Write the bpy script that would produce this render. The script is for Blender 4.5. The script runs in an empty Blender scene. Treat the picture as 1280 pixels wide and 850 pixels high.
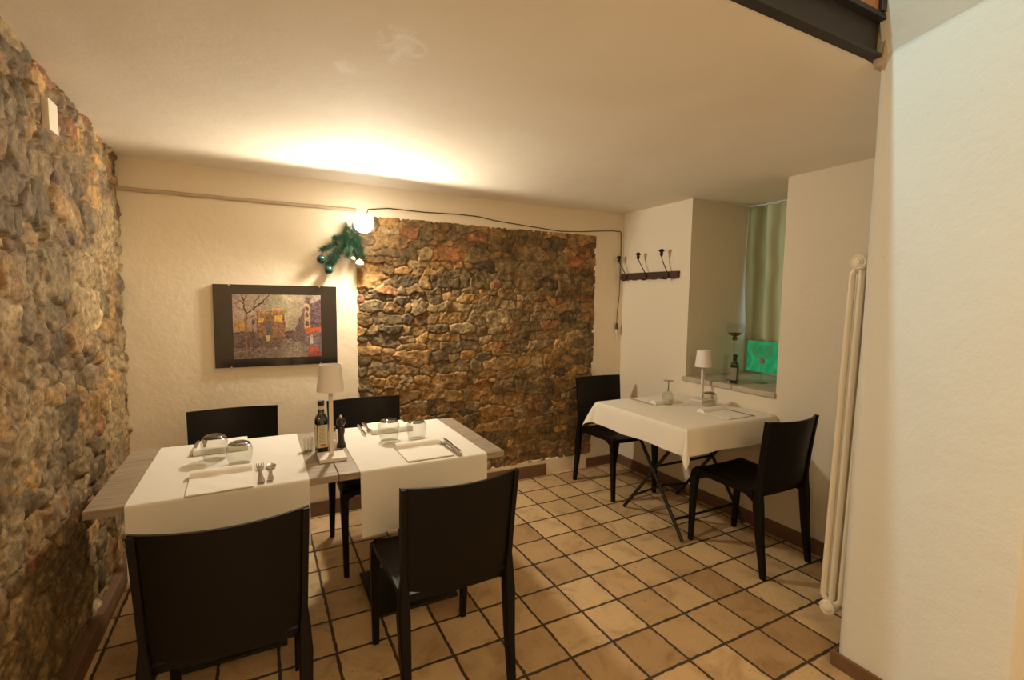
import bpy, bmesh, math, random
import numpy as np
from mathutils import Vector, Matrix, noise as mnoise

random.seed(7)
C = bpy.context.scene.collection
PI = math.pi
S = 1.45                                   # eye height

# ------------------------------------------------------------------ camera
cam = bpy.data.objects.new('camera', bpy.data.cameras.new('camera'))
C.objects.link(cam)
cam.data.lens = 607.25 / 1280 * 36
cam.data.sensor_width = 36
cam.data.clip_start = 0.05
_r = Vector((0.88660058, -0.46234621, 0.01324362))
_u = Vector((0.0264408, 0.07924744, 0.99650425))
_w = Vector((0.46177949, 0.88315108, -0.08248563))
M4 = Matrix.Identity(4)
for i in range(3):
    M4[i][0] = _r[i]; M4[i][1] = _u[i]; M4[i][2] = -_w[i]
M4[2][3] = S
cam.matrix_world = M4
bpy.context.scene.camera = cam

# ------------------------------------------------------------------ world, exposure
sc = bpy.context.scene
sc.view_settings.view_transform = 'Standard'
sc.view_settings.look = 'None'
sc.view_settings.gamma = 1
sc.view_settings.use_curve_mapping = False
sc.view_settings.exposure = 0.20
w = bpy.data.worlds.new('world'); sc.world = w; w.use_nodes = True
w.node_tree.nodes['Background'].inputs[0].default_value = (0.75, 0.85, 1, 1)
w.node_tree.nodes['Background'].inputs[1].default_value = 0.15

# ------------------------------------------------------------------ lights
def lamp(name, kind, loc, energy, color, size=0.1, rot=None):
    l = bpy.data.lights.new(name, kind); l.energy = energy; l.color = color
    if kind == 'AREA': l.size = size
    else: l.shadow_soft_size = size
    o = bpy.data.objects.new(name, l); C.objects.link(o); o.location = loc
    if rot: o.rotation_euler = rot
    return o
BULB = (0.605, 3.19, 1.918)
WARM = (1.0, 0.67, 0.36)
bl = lamp('bulb_light', 'POINT', BULB, 66, (1.0, 0.88, 0.68), 0.055)
# the bulb throws its light forward, its socket shades what lies behind and above it
bl.data.use_nodes = True
nt = bl.data.node_tree; nt.nodes.clear()
tc = nt.nodes.new('ShaderNodeTexCoord'); dp = nt.nodes.new('ShaderNodeVectorMath'); dp.operation = 'DOT_PRODUCT'
dp.inputs[1].default_value = (0, 0.93, 0.37)
mr = nt.nodes.new('ShaderNodeMapRange'); mr.interpolation_type = 'SMOOTHSTEP'
mr.inputs['From Min'].default_value = -0.04; mr.inputs['From Max'].default_value = 0.16
mr.inputs['To Min'].default_value = 1.0; mr.inputs['To Max'].default_value = 0.035
em = nt.nodes.new('ShaderNodeEmission'); ou = nt.nodes.new('ShaderNodeOutputLight')
nt.links.new(tc.outputs['Normal'], dp.inputs[0]); nt.links.new(dp.outputs['Value'], mr.inputs['Value'])
sx = nt.nodes.new('ShaderNodeSeparateXYZ'); m2 = nt.nodes.new('ShaderNodeMapRange'); m2.inputs['From Min'].default_value = .30; m2.inputs['From Max'].default_value = .90
m2.inputs['To Min'].default_value = 1.0; m2.inputs['To Max'].default_value = .36; mm_ = nt.nodes.new('ShaderNodeMath'); mm_.operation = 'MULTIPLY'
nt.links.new(tc.outputs['Normal'], sx.inputs[0]); nt.links.new(sx.outputs[2], m2.inputs['Value']); nt.links.new(mr.outputs[0], mm_.inputs[0]); nt.links.new(m2.outputs[0], mm_.inputs[1])
nt.links.new(mm_.outputs[0], em.inputs['Strength']); nt.links.new(em.outputs[0], ou.inputs[0])

lamp('entrance_lamp_light', 'POINT', (1.63, -1.2, 1.85), 17, WARM, 0.10)
lamp('rear_room_fill', 'AREA', (0.1, -1.6, 2.7), 44, WARM, 1.2)  # unseen warm area light, added behind the camera as general fill
lamp('skylight_light', 'AREA', (0.55, 1.11, 4.3), 50, (0.58, 0.94, 1.0), 0.045)

# ------------------------------------------------------------------ helpers
def tag(o, label=None, cat=None, group=None, kind=None):
    if label: o['label'] = label
    if cat: o['category'] = cat
    if group: o['group'] = group
    if kind: o['kind'] = kind
    return o
def empty(name, loc=(0, 0, 0), rz=0, label=None, cat=None, group=None):
    o = bpy.data.objects.new(name, None); C.objects.link(o)
    o.location = loc; o.rotation_euler = (0, 0, rz); o.empty_display_size = .05
    return tag(o, label, cat, group)
class MB:
    """collects geometry for ONE mesh object"""
    def __init__(s): s.v = []; s.f = []
    def add(s, vs, fs):
        n = len(s.v); s.v += [tuple(v) for v in vs]; s.f += [tuple(i + n for i in f) for f in fs]; return s
    def box(s, a, b, bev=0.0):
        (x0, y0, z0), (x1, y1, z1) = a, b
        if bev <= 0:
            vs = [(x, y, z) for x in (x0, x1) for y in (y0, y1) for z in (z0, z1)]
            return s.add(vs, [(0, 1, 3, 2), (4, 6, 7, 5), (0, 4, 5, 1), (2, 3, 7, 6), (0, 2, 6, 4), (1, 5, 7, 3)])
        bm = bmesh.new(); bmesh.ops.create_cube(bm, size=1)
        for v in bm.verts: v.co = Vector(((x0+x1)/2+v.co.x*(x1-x0), (y0+y1)/2+v.co.y*(y1-y0), (z0+z1)/2+v.co.z*(z1-z0)))
        bmesh.ops.bevel(bm, geom=list(bm.edges), offset=bev, segments=2, affect='EDGES', profile=.6)
        bm.verts.index_update(); s.add([v.co[:] for v in bm.verts], [[v.index for v in f.verts] for f in bm.faces]); bm.free(); return s
    def tube(s, pts, r, n=10, cap=True):
        pts = [Vector(p) for p in pts]; m = len(pts)
        rs = r if isinstance(r, (list, tuple)) else [r]*m
        base = len(s.v); up = Vector((0, 0, 1)); prev = None
        for i, p in enumerate(pts):
            t = (pts[min(i+1, m-1)]-pts[max(i-1, 0)]).normalized()
            if prev is None:
                a = t.cross(up) if abs(t.z) < .95 else t.cross(Vector((1, 0, 0)))
            else: a = prev - t*prev.dot(t)
            a.normalize(); prev = a; b = t.cross(a)
            for k in range(n):
                q = 2*PI*k/n; s.v.append(tuple(p+(a*math.cos(q)+b*math.sin(q))*rs[i]))
        for i in range(m-1):
            for k in range(n):
                k2 = (k+1) % n; s.f.append((base+i*n+k, base+i*n+k2, base+(i+1)*n+k2, base+(i+1)*n+k))
        if cap:
            s.f.append(tuple(base+k for k in reversed(range(n)))); s.f.append(tuple(base+(m-1)*n+k for k in range(n)))
        return s
    def lathe(s, prof, n=28, c=(0, 0, 0), axis='z'):
        base = len(s.v); m = len(prof)
        for (r, z) in prof:
            for k in range(n):
                q = 2*PI*k/n; a, b = r*math.cos(q), r*math.sin(q)
                p = (a, b, z) if axis == 'z' else ((z, a, b) if axis == 'x' else (a, z, b))
                s.v.append((c[0]+p[0], c[1]+p[1], c[2]+p[2]))
        for i in range(m-1):
            for k in range(n):
                k2 = (k+1) % n; s.f.append((base+i*n+k, base+i*n+k2, base+(i+1)*n+k2, base+(i+1)*n+k))
        if prof[0][0] > 1e-5: s.f.append(tuple(base+k for k in reversed(range(n))))
        if prof[-1][0] > 1e-5: s.f.append(tuple(base+(m-1)*n+k for k in range(n)))
        return s
    def shell(s, top, thick, nrm):
        """grid of points (list of rows) thickened along nrm(i,j)"""
        R, K = len(top), len(top[0]); base = len(s.v)
        for i in range(R):
            for j in range(K): s.v.append(tuple(top[i][j]))
        for i in range(R):
            for j in range(K):
                n = nrm(i, j); t = thick(i, j) if callable(thick) else thick
                s.v.append(tuple(Vector(top[i][j]) - Vector(n)*t))
        o = R*K; A = lambda i, j: base+i*K+j
        for i in range(R-1):
            for j in range(K-1):
                s.f.append((A(i, j), A(i, j+1), A(i+1, j+1), A(i+1, j)))
                s.f.append((A(i, j)+o, A(i+1, j)+o, A(i+1, j+1)+o, A(i, j+1)+o))
        for i in range(R-1):
            s.f.append((A(i, 0), A(i+1, 0), A(i+1, 0)+o, A(i, 0)+o)); s.f.append((A(i, K-1), A(i, K-1)+o, A(i+1, K-1)+o, A(i+1, K-1)))
        for j in range(K-1):
            s.f.append((A(0, j), A(0, j)+o, A(0, j+1)+o, A(0, j+1))); s.f.append((A(R-1, j), A(R-1, j+1), A(R-1, j+1)+o, A(R-1, j)+o))
        return s
    def loft(s, secs):
        """square sections: list of (center, hx, hy)"""
        base = len(s.v)
        for (c, hx, hy) in secs:
            b = .22
            for (a, d) in ((-1, -1+b), (-1+b, -1), (1-b, -1), (1, -1+b), (1, 1-b), (1-b, 1), (-1+b, 1), (-1, 1-b)):
                s.v.append((c[0]+a*hx, c[1]+d*hy, c[2]))
        m = len(secs)
        for i in range(m-1):
            for k in range(8):
                k2 = (k+1) % 8; s.f.append((base+i*8+k, base+i*8+k2, base+(i+1)*8+k2, base+(i+1)*8+k))
        s.f.append(tuple(base+k for k in reversed(range(8)))); s.f.append(tuple(base+(m-1)*8+k for k in range(8)))
        return s
    def build(s, name, mat, parent=None, smooth=None, fix=True):
        me = bpy.data.meshes.new(name); me.from_pydata(s.v, [], s.f)
        if fix:
            bm = bmesh.new(); bm.from_mesh(me)
            bmesh.ops.remove_doubles(bm, verts=bm.verts, dist=1e-6)
            bmesh.ops.recalc_face_normals(bm, faces=bm.faces); bm.to_mesh(me); bm.free()
        if isinstance(mat, (list, tuple)):
            for m in mat: me.materials.append(m)
        else: me.materials.append(mat)
        if smooth is not None:
            me.polygons.foreach_set('use_smooth', [True]*len(me.polygons))
            try: me.set_sharp_from_angle(angle=math.radians(smooth))
            except Exception: pass
        me.update()
        o = bpy.data.objects.new(name, me); C.objects.link(o)
        if parent: o.parent = parent
        return o
def copy_tree(o, parent=None):
    c = o.copy(); C.objects.link(c); c.parent = parent
    for ch in list(kids.get(o, [])): pass
    for ch in [x for x in C.objects if x.parent == o]: copy_tree(ch, c)
    return c
kids = {}
def dup(o, loc, rz, label, group=None):
    c = copy_tree(o); c.location = loc; c.rotation_euler = (0, 0, rz); c['label'] = label
    if group: c['group'] = group
    return c
def struct(mb, name, mat, parent=None, smooth=None, fix=True):
    o = mb.build(name, mat, parent, smooth, fix)
    if not parent: o['kind'] = 'structure'
    return o

# ------------------------------------------------------------------ materials
class NT:
    def __init__(s, name):
        s.m = bpy.data.materials.new(name); s.m.use_nodes = True; s.t = s.m.node_tree; s.b = s.t.nodes['Principled BSDF']; s.o = s.t.nodes['Material Output']
    def n(s, typ, **kw):
        x = s.t.nodes.new('ShaderNode'+typ)
        for k, v in kw.items(): setattr(x, k, v)
        return x
    def l(s, a, b): s.t.links.new(a, b)
    def coord(s): return s.n('TexCoord').outputs['Object']
    def noise(s, scale, detail=4, vec=None, rough=.55, dist=0):
        x = s.n('TexNoise'); x.inputs['Scale'].default_value = scale; x.inputs['Detail'].default_value = detail
        x.inputs['Roughness'].default_value = rough; x.inputs['Distortion'].default_value = dist
        s.l(vec if vec is not None else s.coord(), x.inputs['Vector']); return x.outputs['Fac']
    def ramp(s, fac, stops):
        x = s.n('ValToRGB'); e = x.color_ramp.elements
        while len(e) < len(stops): e.new(.5)
        for i, (p, c) in enumerate(stops):
            e[i].position = p; e[i].color = (*c, 1) if len(c) == 3 else c
        s.l(fac, x.inputs[0]); return x.outputs[0]
    def mix(s, fac, a, b, mode='MIX'):
        x = s.n('Mix', data_type='RGBA', blend_type=mode)
        for idx, v in ((0, fac), (6, a), (7, b)):
            if isinstance(v, (int, float)): x.inputs[idx].default_value = v
            elif isinstance(v, tuple): x.inputs[idx].default_value = (*v, 1)
            else: s.l(v, x.inputs[idx])
        return x.outputs[2]
    def math(s, op, a, b=None, c=None):
        x = s.n('Math', operation=op)
        for i, v in enumerate((a, b, c)):
            if v is None: continue
            if isinstance(v, (int, float)): x.inputs[i].default_value = v
            else: s.l(v, x.inputs[i])
        return x.outputs[0]
    def col(s, v):
        if isinstance(v, tuple): s.b.inputs['Base Color'].default_value = (*v, 1)
        else: s.l(v, s.b.inputs['Base Color'])
        return s
    def bump(s, h, strength=.3, dist=.01):
        x = s.n('Bump'); x.inputs['Strength'].default_value = strength; x.inputs['Distance'].default_value = dist
        s.l(h, x.inputs['Height']); s.l(x.outputs[0], s.b.inputs['Normal']); return s
    def set(s, **kw):
        for k, v in kw.items(): s.b.inputs[k.replace('_', ' ')].default_value = v
        return s
def simple(name, col, rough=.5, metal=0, bump=None, spec=.5, vary=.0):
    t = NT(name)
    if vary:
        t.col(t.mix(t.noise(9, 4), tuple(c*(1-vary) for c in col), tuple(min(1, c*(1+vary)) for c in col)))
    else: t.col(col)
    t.set(Roughness=rough, Metallic=metal); t.b.inputs['Specular IOR Level'].default_value = spec
    if bump: t.bump(t.noise(bump[0], 4), bump[1], bump[2])
    return t.m
def plaster(name, c, amp=.05, b=.25):
    t = NT(name)
    big = t.noise(1.3, 5, dist=.6); fine = t.noise(14, 6, rough=.7)
    a = t.mix(big, tuple(x*(1-amp*1.6) for x in c), tuple(min(1, x*(1+amp*.6)) for x in c))
    sp = t.ramp(t.noise(38, 3), [(.26, (.72, .66, .58)), (.32, (1, 1, 1))])
    t.col(t.mix(.35, a, t.mix(1.0, a, sp, 'MULTIPLY')))
    h = t.math('ADD', t.math('MULTIPLY', t.noise(5, 6, rough=.6), 1.0), t.math('MULTIPLY', fine, .35))
    t.bump(h, b, .02); t.set(Roughness=.85)
    t.b.inputs['Specular IOR Level'].default_value = .2
    return t.m
M = {}
M['plaster'] = plaster('plaster_wall', (.85, .745, .58))
M['plaster_white'] = plaster('plaster_pillar', (.70, .69, .64))
M['plaster_pink'] = plaster('plaster_wall_side', (.75, .67, .54))
M['plaster_ceiling'] = None
t = NT('plaster_ceiling')
big = t.noise(1.1, 6, dist=.8)
c0 = t.mix(big, (.78, .69, .56), (.93, .88, .79))
# two pale, mottled patches blended into the ceiling colour
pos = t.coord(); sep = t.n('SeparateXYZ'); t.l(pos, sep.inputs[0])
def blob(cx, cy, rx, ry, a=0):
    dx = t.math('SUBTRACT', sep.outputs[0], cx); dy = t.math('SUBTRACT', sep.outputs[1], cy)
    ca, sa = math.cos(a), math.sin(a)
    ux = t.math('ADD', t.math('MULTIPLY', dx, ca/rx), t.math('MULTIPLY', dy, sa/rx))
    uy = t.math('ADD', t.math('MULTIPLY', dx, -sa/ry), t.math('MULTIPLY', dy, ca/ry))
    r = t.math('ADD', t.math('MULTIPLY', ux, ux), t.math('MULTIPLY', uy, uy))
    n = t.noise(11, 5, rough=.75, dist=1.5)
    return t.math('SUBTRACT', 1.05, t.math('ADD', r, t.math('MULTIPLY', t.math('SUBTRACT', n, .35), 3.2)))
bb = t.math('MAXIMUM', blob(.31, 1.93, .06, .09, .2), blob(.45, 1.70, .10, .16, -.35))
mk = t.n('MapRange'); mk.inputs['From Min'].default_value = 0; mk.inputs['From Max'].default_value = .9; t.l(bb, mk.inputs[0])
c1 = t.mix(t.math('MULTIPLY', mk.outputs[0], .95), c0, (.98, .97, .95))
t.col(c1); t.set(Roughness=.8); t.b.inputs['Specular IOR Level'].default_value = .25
t.bump(t.noise(4, 6, rough=.6), .16, .025); M['plaster_ceiling'] = t.m

def stone_mat(name):
    t = NT(name); at = t.n('Attribute', attribute_name='Col')
    n1 = t.ramp(t.noise(42, 6, rough=.8), [(.32, (.32, .29, .25)), (.47, (.95, .95, .95)), (.60, (1.25, 1.2, 1.1)), (.72, (2.1, 2.0, 1.8))])
    n2 = t.ramp(t.noise(7, 4), [(.3, (.75, .72, .7)), (.7, (1.2, 1.15, 1.05))])
    c = t.mix(1.0, at.outputs['Color'], n1, 'MULTIPLY'); c = t.mix(1.0, c, (1.05, 1.04, .93), 'MULTIPLY'); c = t.mix(1.0, c, n2, 'MULTIPLY')
    t.col(c); t.bump(t.noise(70, 5, rough=.7), .5, .010); t.set(Roughness=.7); t.b.inputs['Specular IOR Level'].default_value = .35
    return t.m
M['stone'] = stone_mat('rubble_stone')

t = NT('terracotta_tiles')
geo = t.n('NewGeometry'); sep = t.n('SeparateXYZ'); t.l(geo.outputs['Position'], sep.inputs[0])
wob = t.n('TexNoise'); wob.inputs['Scale'].default_value = 26; wob.inputs['Detail'].default_value = 5; wob.inputs['Roughness'].default_value = .7; t.l(geo.outputs['Position'], wob.inputs['Vector'])
wsep = t.n('SeparateColor'); t.l(wob.outputs['Color'], wsep.inputs[0])
wx = t.math('MULTIPLY', t.math('SUBTRACT', wsep.outputs[0], .5), .020); wy = t.math('MULTIPLY', t.math('SUBTRACT', wsep.outputs[1], .5), .020)
ux = t.math('DIVIDE', t.math('SUBTRACT', t.math('ADD', sep.outputs[0], wx), 1.095), .2115)
uy = t.math('DIVIDE', t.math('SUBTRACT', t.math('ADD', sep.outputs[1], wy), 1.533), .2250)
fx = t.math('ABSOLUTE', t.math('SUBTRACT', t.math('FRACT', ux), .5)); fy = t.math('ABSOLUTE', t.math('SUBTRACT', t.math('FRACT', uy), .5))
edge = t.math('SUBTRACT', .5, t.math('MAXIMUM', fx, fy))
er = t.n('MapRange', interpolation_type='SMOOTHSTEP'); t.l(edge, er.inputs[0]); er.inputs['From Min'].default_value = .020; er.inputs['From Max'].default_value = .036
cmb = t.n('CombineXYZ'); t.l(t.math('FLOOR', ux), cmb.inputs[0]); t.l(t.math('FLOOR', uy), cmb.inputs[1])
wn = t.n('TexWhiteNoise', noise_dimensions='3D'); t.l(cmb.outputs[0], wn.inputs[0])
tilec = t.ramp(wn.outputs['Value'], [(0, (.38, .24, .12)), (.35, (.50, .345, .185)), (.7, (.64, .46, .26)), (1, (.53, .355, .185))])
blot = t.ramp(t.noise(5.5, 6, vec=geo.outputs['Position'], rough=.65, dist=.6), [(.28, (.66, .6, .54)), (.5, (1, 1, 1)), (.75, (1.12, 1.08, 1.0))])
pit = t.ramp(t.noise(85, 3, vec=geo.outputs['Position']), [(.28, (.45, .38, .3)), (.36, (1, 1, 1))])
tilec = t.mix(1.0, t.mix(1.0, tilec, blot, 'MULTIPLY'), pit, 'MULTIPLY')
fc = t.mix(er.outputs[0], (.060, .042, .028), tilec); t.col(fc)
hh = t.math('ADD', er.outputs[0], t.math('MULTIPLY', t.noise(9, 5, vec=geo.outputs['Position']), .5))
t.bump(hh, .6, .006)
rr = t.n('MapRange'); t.l(t.noise(8, 4, vec=geo.outputs['Position']), rr.inputs[0]); rr.inputs['To Min'].default_value = .38; rr.inputs['To Max'].default_value = .62; t.l(rr.outputs[0], t.b.inputs['Roughness'])
t.b.inputs['Specular IOR Level'].default_value = .3
M['floor'] = t.m

M['skirting'] = simple('brown_skirting_tile', (.16, .085, .045), .5, vary=.3, bump=(30, .2, .004))
M['chair'] = simple('dark_brown_plastic', (.0055, .0036, .0024), .45, bump=(160, .12, .002), spec=.20)
M['black_metal'] = simple('black_metal', (.015, .014, .013), .45, .3)
M['steel_black'] = simple('black_painted_steel', (.020, .016, .013), .6, vary=.3, bump=(20, .3, .004))
M['ledge'] = simple('painted_conduit', (.52, .42, .30), .7, vary=.1)
M['paper'] = simple('white_paper_runner', (.70, .67, .61), .8, bump=(7, .25, .006))
M['cloth'] = simple('white_cotton', (.76, .71, .62), .85, bump=(9, .3, .006))
M['napkin'] = simple('white_napkin', (.76, .73, .67), .8, bump=(60, .15, .002))
M['white_lamp'] = simple('white_lacquer', (.68, .62, .57), .45)
M['shade'] = simple('white_fabric_shade', (.80, .75, .72), .75)
M['steel'] = simple('stainless_steel', (.62, .60, .57), .22, 1)
M['darksteel'] = simple('dark_cutlery', (.10, .09, .08), .35, .8)
M['wood_orange'] = simple('orange_pine', (.42, .19, .06), .6, vary=.3)
M['rough'] = simple('broken_masonry', (.42, .34, .26), .9, vary=.5, bump=(18, .9, .03))
M['hookwood'] = simple('dark_walnut', (.055, .024, .013), .45, vary=.35)
M['iron'] = simple('dark_iron', (.03, .022, .018), .5, .6)
M['cable'] = simple('black_cable', (.02, .02, .018), .5)
M['white_cable'] = simple('white_cord', (.62, .55, .45), .5)
M['radiator'] = simple('cream_enamel', (.78, .70, .56), .35)
M['cream_plastic'] = simple('cream_plastic', (.80, .73, .60), .4)
M['pine'] = simple('pine_needles', (.018, .075, .035), .6, vary=.4)
M['twig'] = simple('brown_twig', (.08, .05, .03), .8)
M['green_ball'] = simple('dark_green_bauble', (.006, .045, .035), .12, spec=.8)
M['red_ball'] = simple('red_bauble', (.55, .04, .02), .2)
M['gold_ball'] = simple('gold_bauble', (.75, .50, .16), .25, .6)
M['white_ball'] = simple('glitter_white_bauble', (.50, .47, .40), .6, bump=(200, .8, .003))
M['sill'] = simple('worn_grey_marble', (.46, .40, .30), .5, vary=.3, bump=(20, .2, .004))
M['label'] = None
t = NT('grey_oak_laminate')
mp = t.n('Mapping'); mp.inputs['Scale'].default_value = (1.2, 14, 14); t.l(t.coord(), mp.inputs[0])
g = t.noise(5, 6, vec=mp.outputs[0], rough=.6, dist=.4)
t.col(t.ramp(g, [(.3, (.20, .15, .105)), (.5, (.30, .235, .17)), (.7, (.37, .30, .225))])); t.set(Roughness=.5); t.bump(g, .08, .003); M['oak'] = t.m
t = NT('cream_curtain')
wv = t.n('TexWave', bands_direction='Y'); wv.inputs['Scale'].default_value = 2.0; wv.inputs['Distortion'].default_value = 2.5; t.l(t.coord(), wv.inputs[0])
cc = t.mix(wv.outputs['Fac'], (.52, .46, .27), (.72, .70, .50))
tr = t.n('BsdfTranslucent'); df = t.n('BsdfDiffuse'); t.l(cc, tr.inputs[0]); t.l(cc, df.inputs[0])
ms = t.n('MixShader'); ms.inputs[0].default_value = .5; t.l(df.outputs[0], ms.inputs[1]); t.l(tr.outputs[0], ms.inputs[2]); t.l(ms.outputs[0], t.o.inputs[0]); M['curtain'] = t.m
def emis(name, col, st, tex=None):
    t = NT(name); e = t.n('Emission'); e.inputs[1].default_value = st
    if tex: t.l(tex(t), e.inputs[0])
    else: e.inputs[0].default_value = (*col, 1)
    t.l(e.outputs[0], t.o.inputs[0]); return t.m
M['daylight'] = emis('daylit_window_glass', (.60, .82, .90), .8)
M['green_glass'] = emis('green_backlit_glass', (0, 0, 0), 1.0, lambda t: t.ramp(t.noise(9, 4, dist=1.2), [(.3, (.012, .13, .045)), (.55, (.022, .22, .075)), (.8, (.06, .32, .13))]))
def thin_glass(name, tint, a=.02, b=.62):
    t = NT(name); lw = t.n('LayerWeight'); lw.inputs[0].default_value = .35
    tr = t.n('BsdfTransparent'); tr.inputs[0].default_value = (*tint, 1); gl = t.n('BsdfGlossy'); gl.inputs['Roughness'].default_value = .04; gl.inputs[0].default_value = (.9, .9, .9, 1)
    m1 = t.n('MapRange'); m1.inputs['To Min'].default_value = a; m1.inputs['To Max'].default_value = b; t.l(lw.outputs['Facing'], m1.inputs[0])
    pw = t.math('POWER', m1.outputs[0], 1.6)
    ms = t.n('MixShader'); t.l(pw, ms.inputs[0]); t.l(tr.outputs[0], ms.inputs[1]); t.l(gl.outputs[0], ms.inputs[2]); t.l(ms.outputs[0], t.o.inputs[0]); return t.m
M['glass'] = thin_glass('clear_glass', (.95, .95, .93))
M['smoke_glass'] = thin_glass('thick_glass_base', (.42, .40, .36), .12, .8)
t = NT('bulb_glass'); e = t.n('Emission'); e.inputs[0].default_value = (1, .97, .9, 1); e.inputs[1].default_value = 2.6; tr = t.n('BsdfTransparent')
ad = t.n('AddShader'); t.l(e.outputs[0], ad.inputs[0]); t.l(tr.outputs[0], ad.inputs[1]); t.l(ad.outputs[0], t.o.inputs[0]); M['bulb'] = t.m
M['bottle'] = simple('dark_green_bottle_glass', (.012, .022, .006), .08, spec=.8)
M['capdark'] = simple('black_cap', (.012, .014, .018), .4)
M['label'] = simple('cream_label_paper', (.62, .55, .36), .7)
M['labeltxt'] = simple('grey_print', (.22, .20, .16), .7)
M['labelred'] = simple('red_print', (.60, .07, .03), .7)
M['labelgold'] = simple('gold_print', (.65, .38, .08), .6)
M['grind'] = simple('dark_brown_wood_grinder', (.030, .014, .008), .3)
M['salt'] = simple('white_salt', (.8, .77, .7), .8)
M['potpourri'] = simple('brown_dried_petals', (.10, .055, .04), .9, vary=.6, bump=(60, .9, .01))
M['rose'] = simple('pink_candle_wax', (.42, .22, .18), .5)

# ------------------------------------------------------------------ structure
XL, XR, YB = -0.654, 2.844, 3.366
PX, PY = 2.026, 1.025                       # corner of the near pillar
def zceil(x, y):
    s = min(1, max(0, (x-1.9)/.94)); s = s*s*(3-2*s)
    z = 2.195 + (YB-y)*.062*(1-s) + .012*s
    return z + .006*mnoise.noise(Vector((x*1.3, y*1.3, 0)))
def plate(pts, name, mat, thick=.1, axis=2): pass

struct(MB().box((XL-.3, -3.0, -.1), (3.9, 3.7, 0)), 'floor', M['floor'])

# rubble stone relief -------------------------------------------------
PAL = np.array([(.27, .165, .075), (.22, .14, .07), (.16, .11, .062), (.15, .112, .066), (.080, .063, .040), (.25, .11, .055), (.36, .28, .18), (.20, .15, .095), (.13, .10, .060), (.33, .20, .085)])
def vnoise(X, Z, scale, seed, oct=3):
    rng = np.random.RandomState(seed); out = np.zeros_like(X); amp = 1; tot = 0
    for o in range(oct):
        sx = X/scale*2**o + 50; sz = Z/scale*2**o + 50
        G = rng.rand(512, 512); ix = np.floor(sx).astype(int); iz = np.floor(sz).astype(int)
        fx = sx-ix; fz = sz-iz; fx = fx*fx*(3-2*fx); fz = fz*fz*(3-2*fz)
        g = lambda a, b: G[a % 512, b % 512]
        out += amp*((g(ix, iz)*(1-fx)+g(ix+1, iz)*fx)*(1-fz)+(g(ix, iz+1)*(1-fx)+g(ix+1, iz+1)*fx)*fz); tot += amp; amp *= .5
    return out/tot-.5
def stone_field(U, V, seed, W, H, weights, mortar, rowh=.075, aspect=1.9, mcol=(.27, .215, .15), gap=.10, smear=0.0):
    rng = np.random.RandomState(seed); sd = []
    z = -.1
    while z < H+.1:
        rh = rowh*rng.uniform(.55, 1.5); x = -.2-rng.rand()*.1
        while x < W+.2:
            ww = rh*aspect*rng.uniform(.45, 1.5)
            sd.append((x+ww/2, z+rh/2+rng.uniform(-.3, .3)*rh, ww, rh)); x += ww
        z += rh
    sd = np.array(sd); n = len(sd)
    big = rng.rand(n) < .07
    pw = rng.uniform(0, .35, n)+big*1.0
    Uw = U+vnoise(U, V, .10, seed+1, 3)*.080; Vw = V+vnoise(U, V, .09, seed+2, 3)*.055
    F1 = np.full(U.shape, 9e9); F2 = F1.copy(); I = np.zeros(U.shape, int)
    for i in range(n):
        x0, z0, ww, rh = sd[i]
        du = (Uw-x0)/(ww*.9); dv = (Vw-z0)/(rh)
        d = (np.abs(du)**2.6+np.abs(dv)**2.6)**(1/2.6)-pw[i]*.5
        m = d < F1; F2 = np.where(m, F1, np.minimum(F2, d)); I = np.where(m, i, I); F1 = np.minimum(F1, d)
    e = F2-F1
    pro = rng.uniform(.25, 1, n)[I]
    tx = rng.uniform(-1, 1, n)[I]; tz = rng.uniform(-1, 1, n)[I]
    stone = np.clip((e+vnoise(U, V, .022, seed+12, 3)*.10)/gap, 0, 1)**.55
    mm = vnoise(U, V, .35, seed+5)+.5*vnoise(U, V, .05, seed+6, 2)
    cover = np.clip((mm-.18+smear)*6, 0, 1)                      # mortar smeared over the stones
    rel = stone*(.35+.65*pro)+.22*stone*(tx*(Uw-sd[I, 0])/sd[I, 2]+tz*(Vw-sd[I, 1])/sd[I, 3])
    rough = vnoise(U, V, .05, seed+7, 3)*.55+vnoise(U, V, .016, seed+8, 2)*.22
    h = rel*(1-.6*cover)+cover*.45+rough
    p = np.array(weights, float); p /= p.sum()
    ci = rng.choice(len(PAL), n, p=p)
    col = (PAL[ci]*.8+.2*PAL.mean(0))*rng.uniform(.75, 1.25, (n, 1)); col = col[I]
    g = (1+vnoise(U, V, .035, seed+9, 4)[..., None]*1.3)*(1+vnoise(U, V, .011, seed+19, 2)[..., None]*.7)*(1+vnoise(U, V, .25, seed+29, 2)[..., None]*.7); col = col*np.clip(g, .25, 2.2)
    mo = np.array(mcol)[None, None]*(1+vnoise(U, V, .04, seed+10, 3)[..., None]*.9)*(1+vnoise(U, V, .012, seed+20, 2)[..., None]*1.3)
    mk = np.clip(1-stone*1.6+mortar*.0, 0, 1); mk = np.maximum(mk*mortar, cover*.75)[..., None]
    deep = np.clip(1-e/.035, 0, 1)[..., None]*.0
    return h, np.clip(col*(1-mk)+mo*mk*(1-deep), .004, .9)
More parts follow.
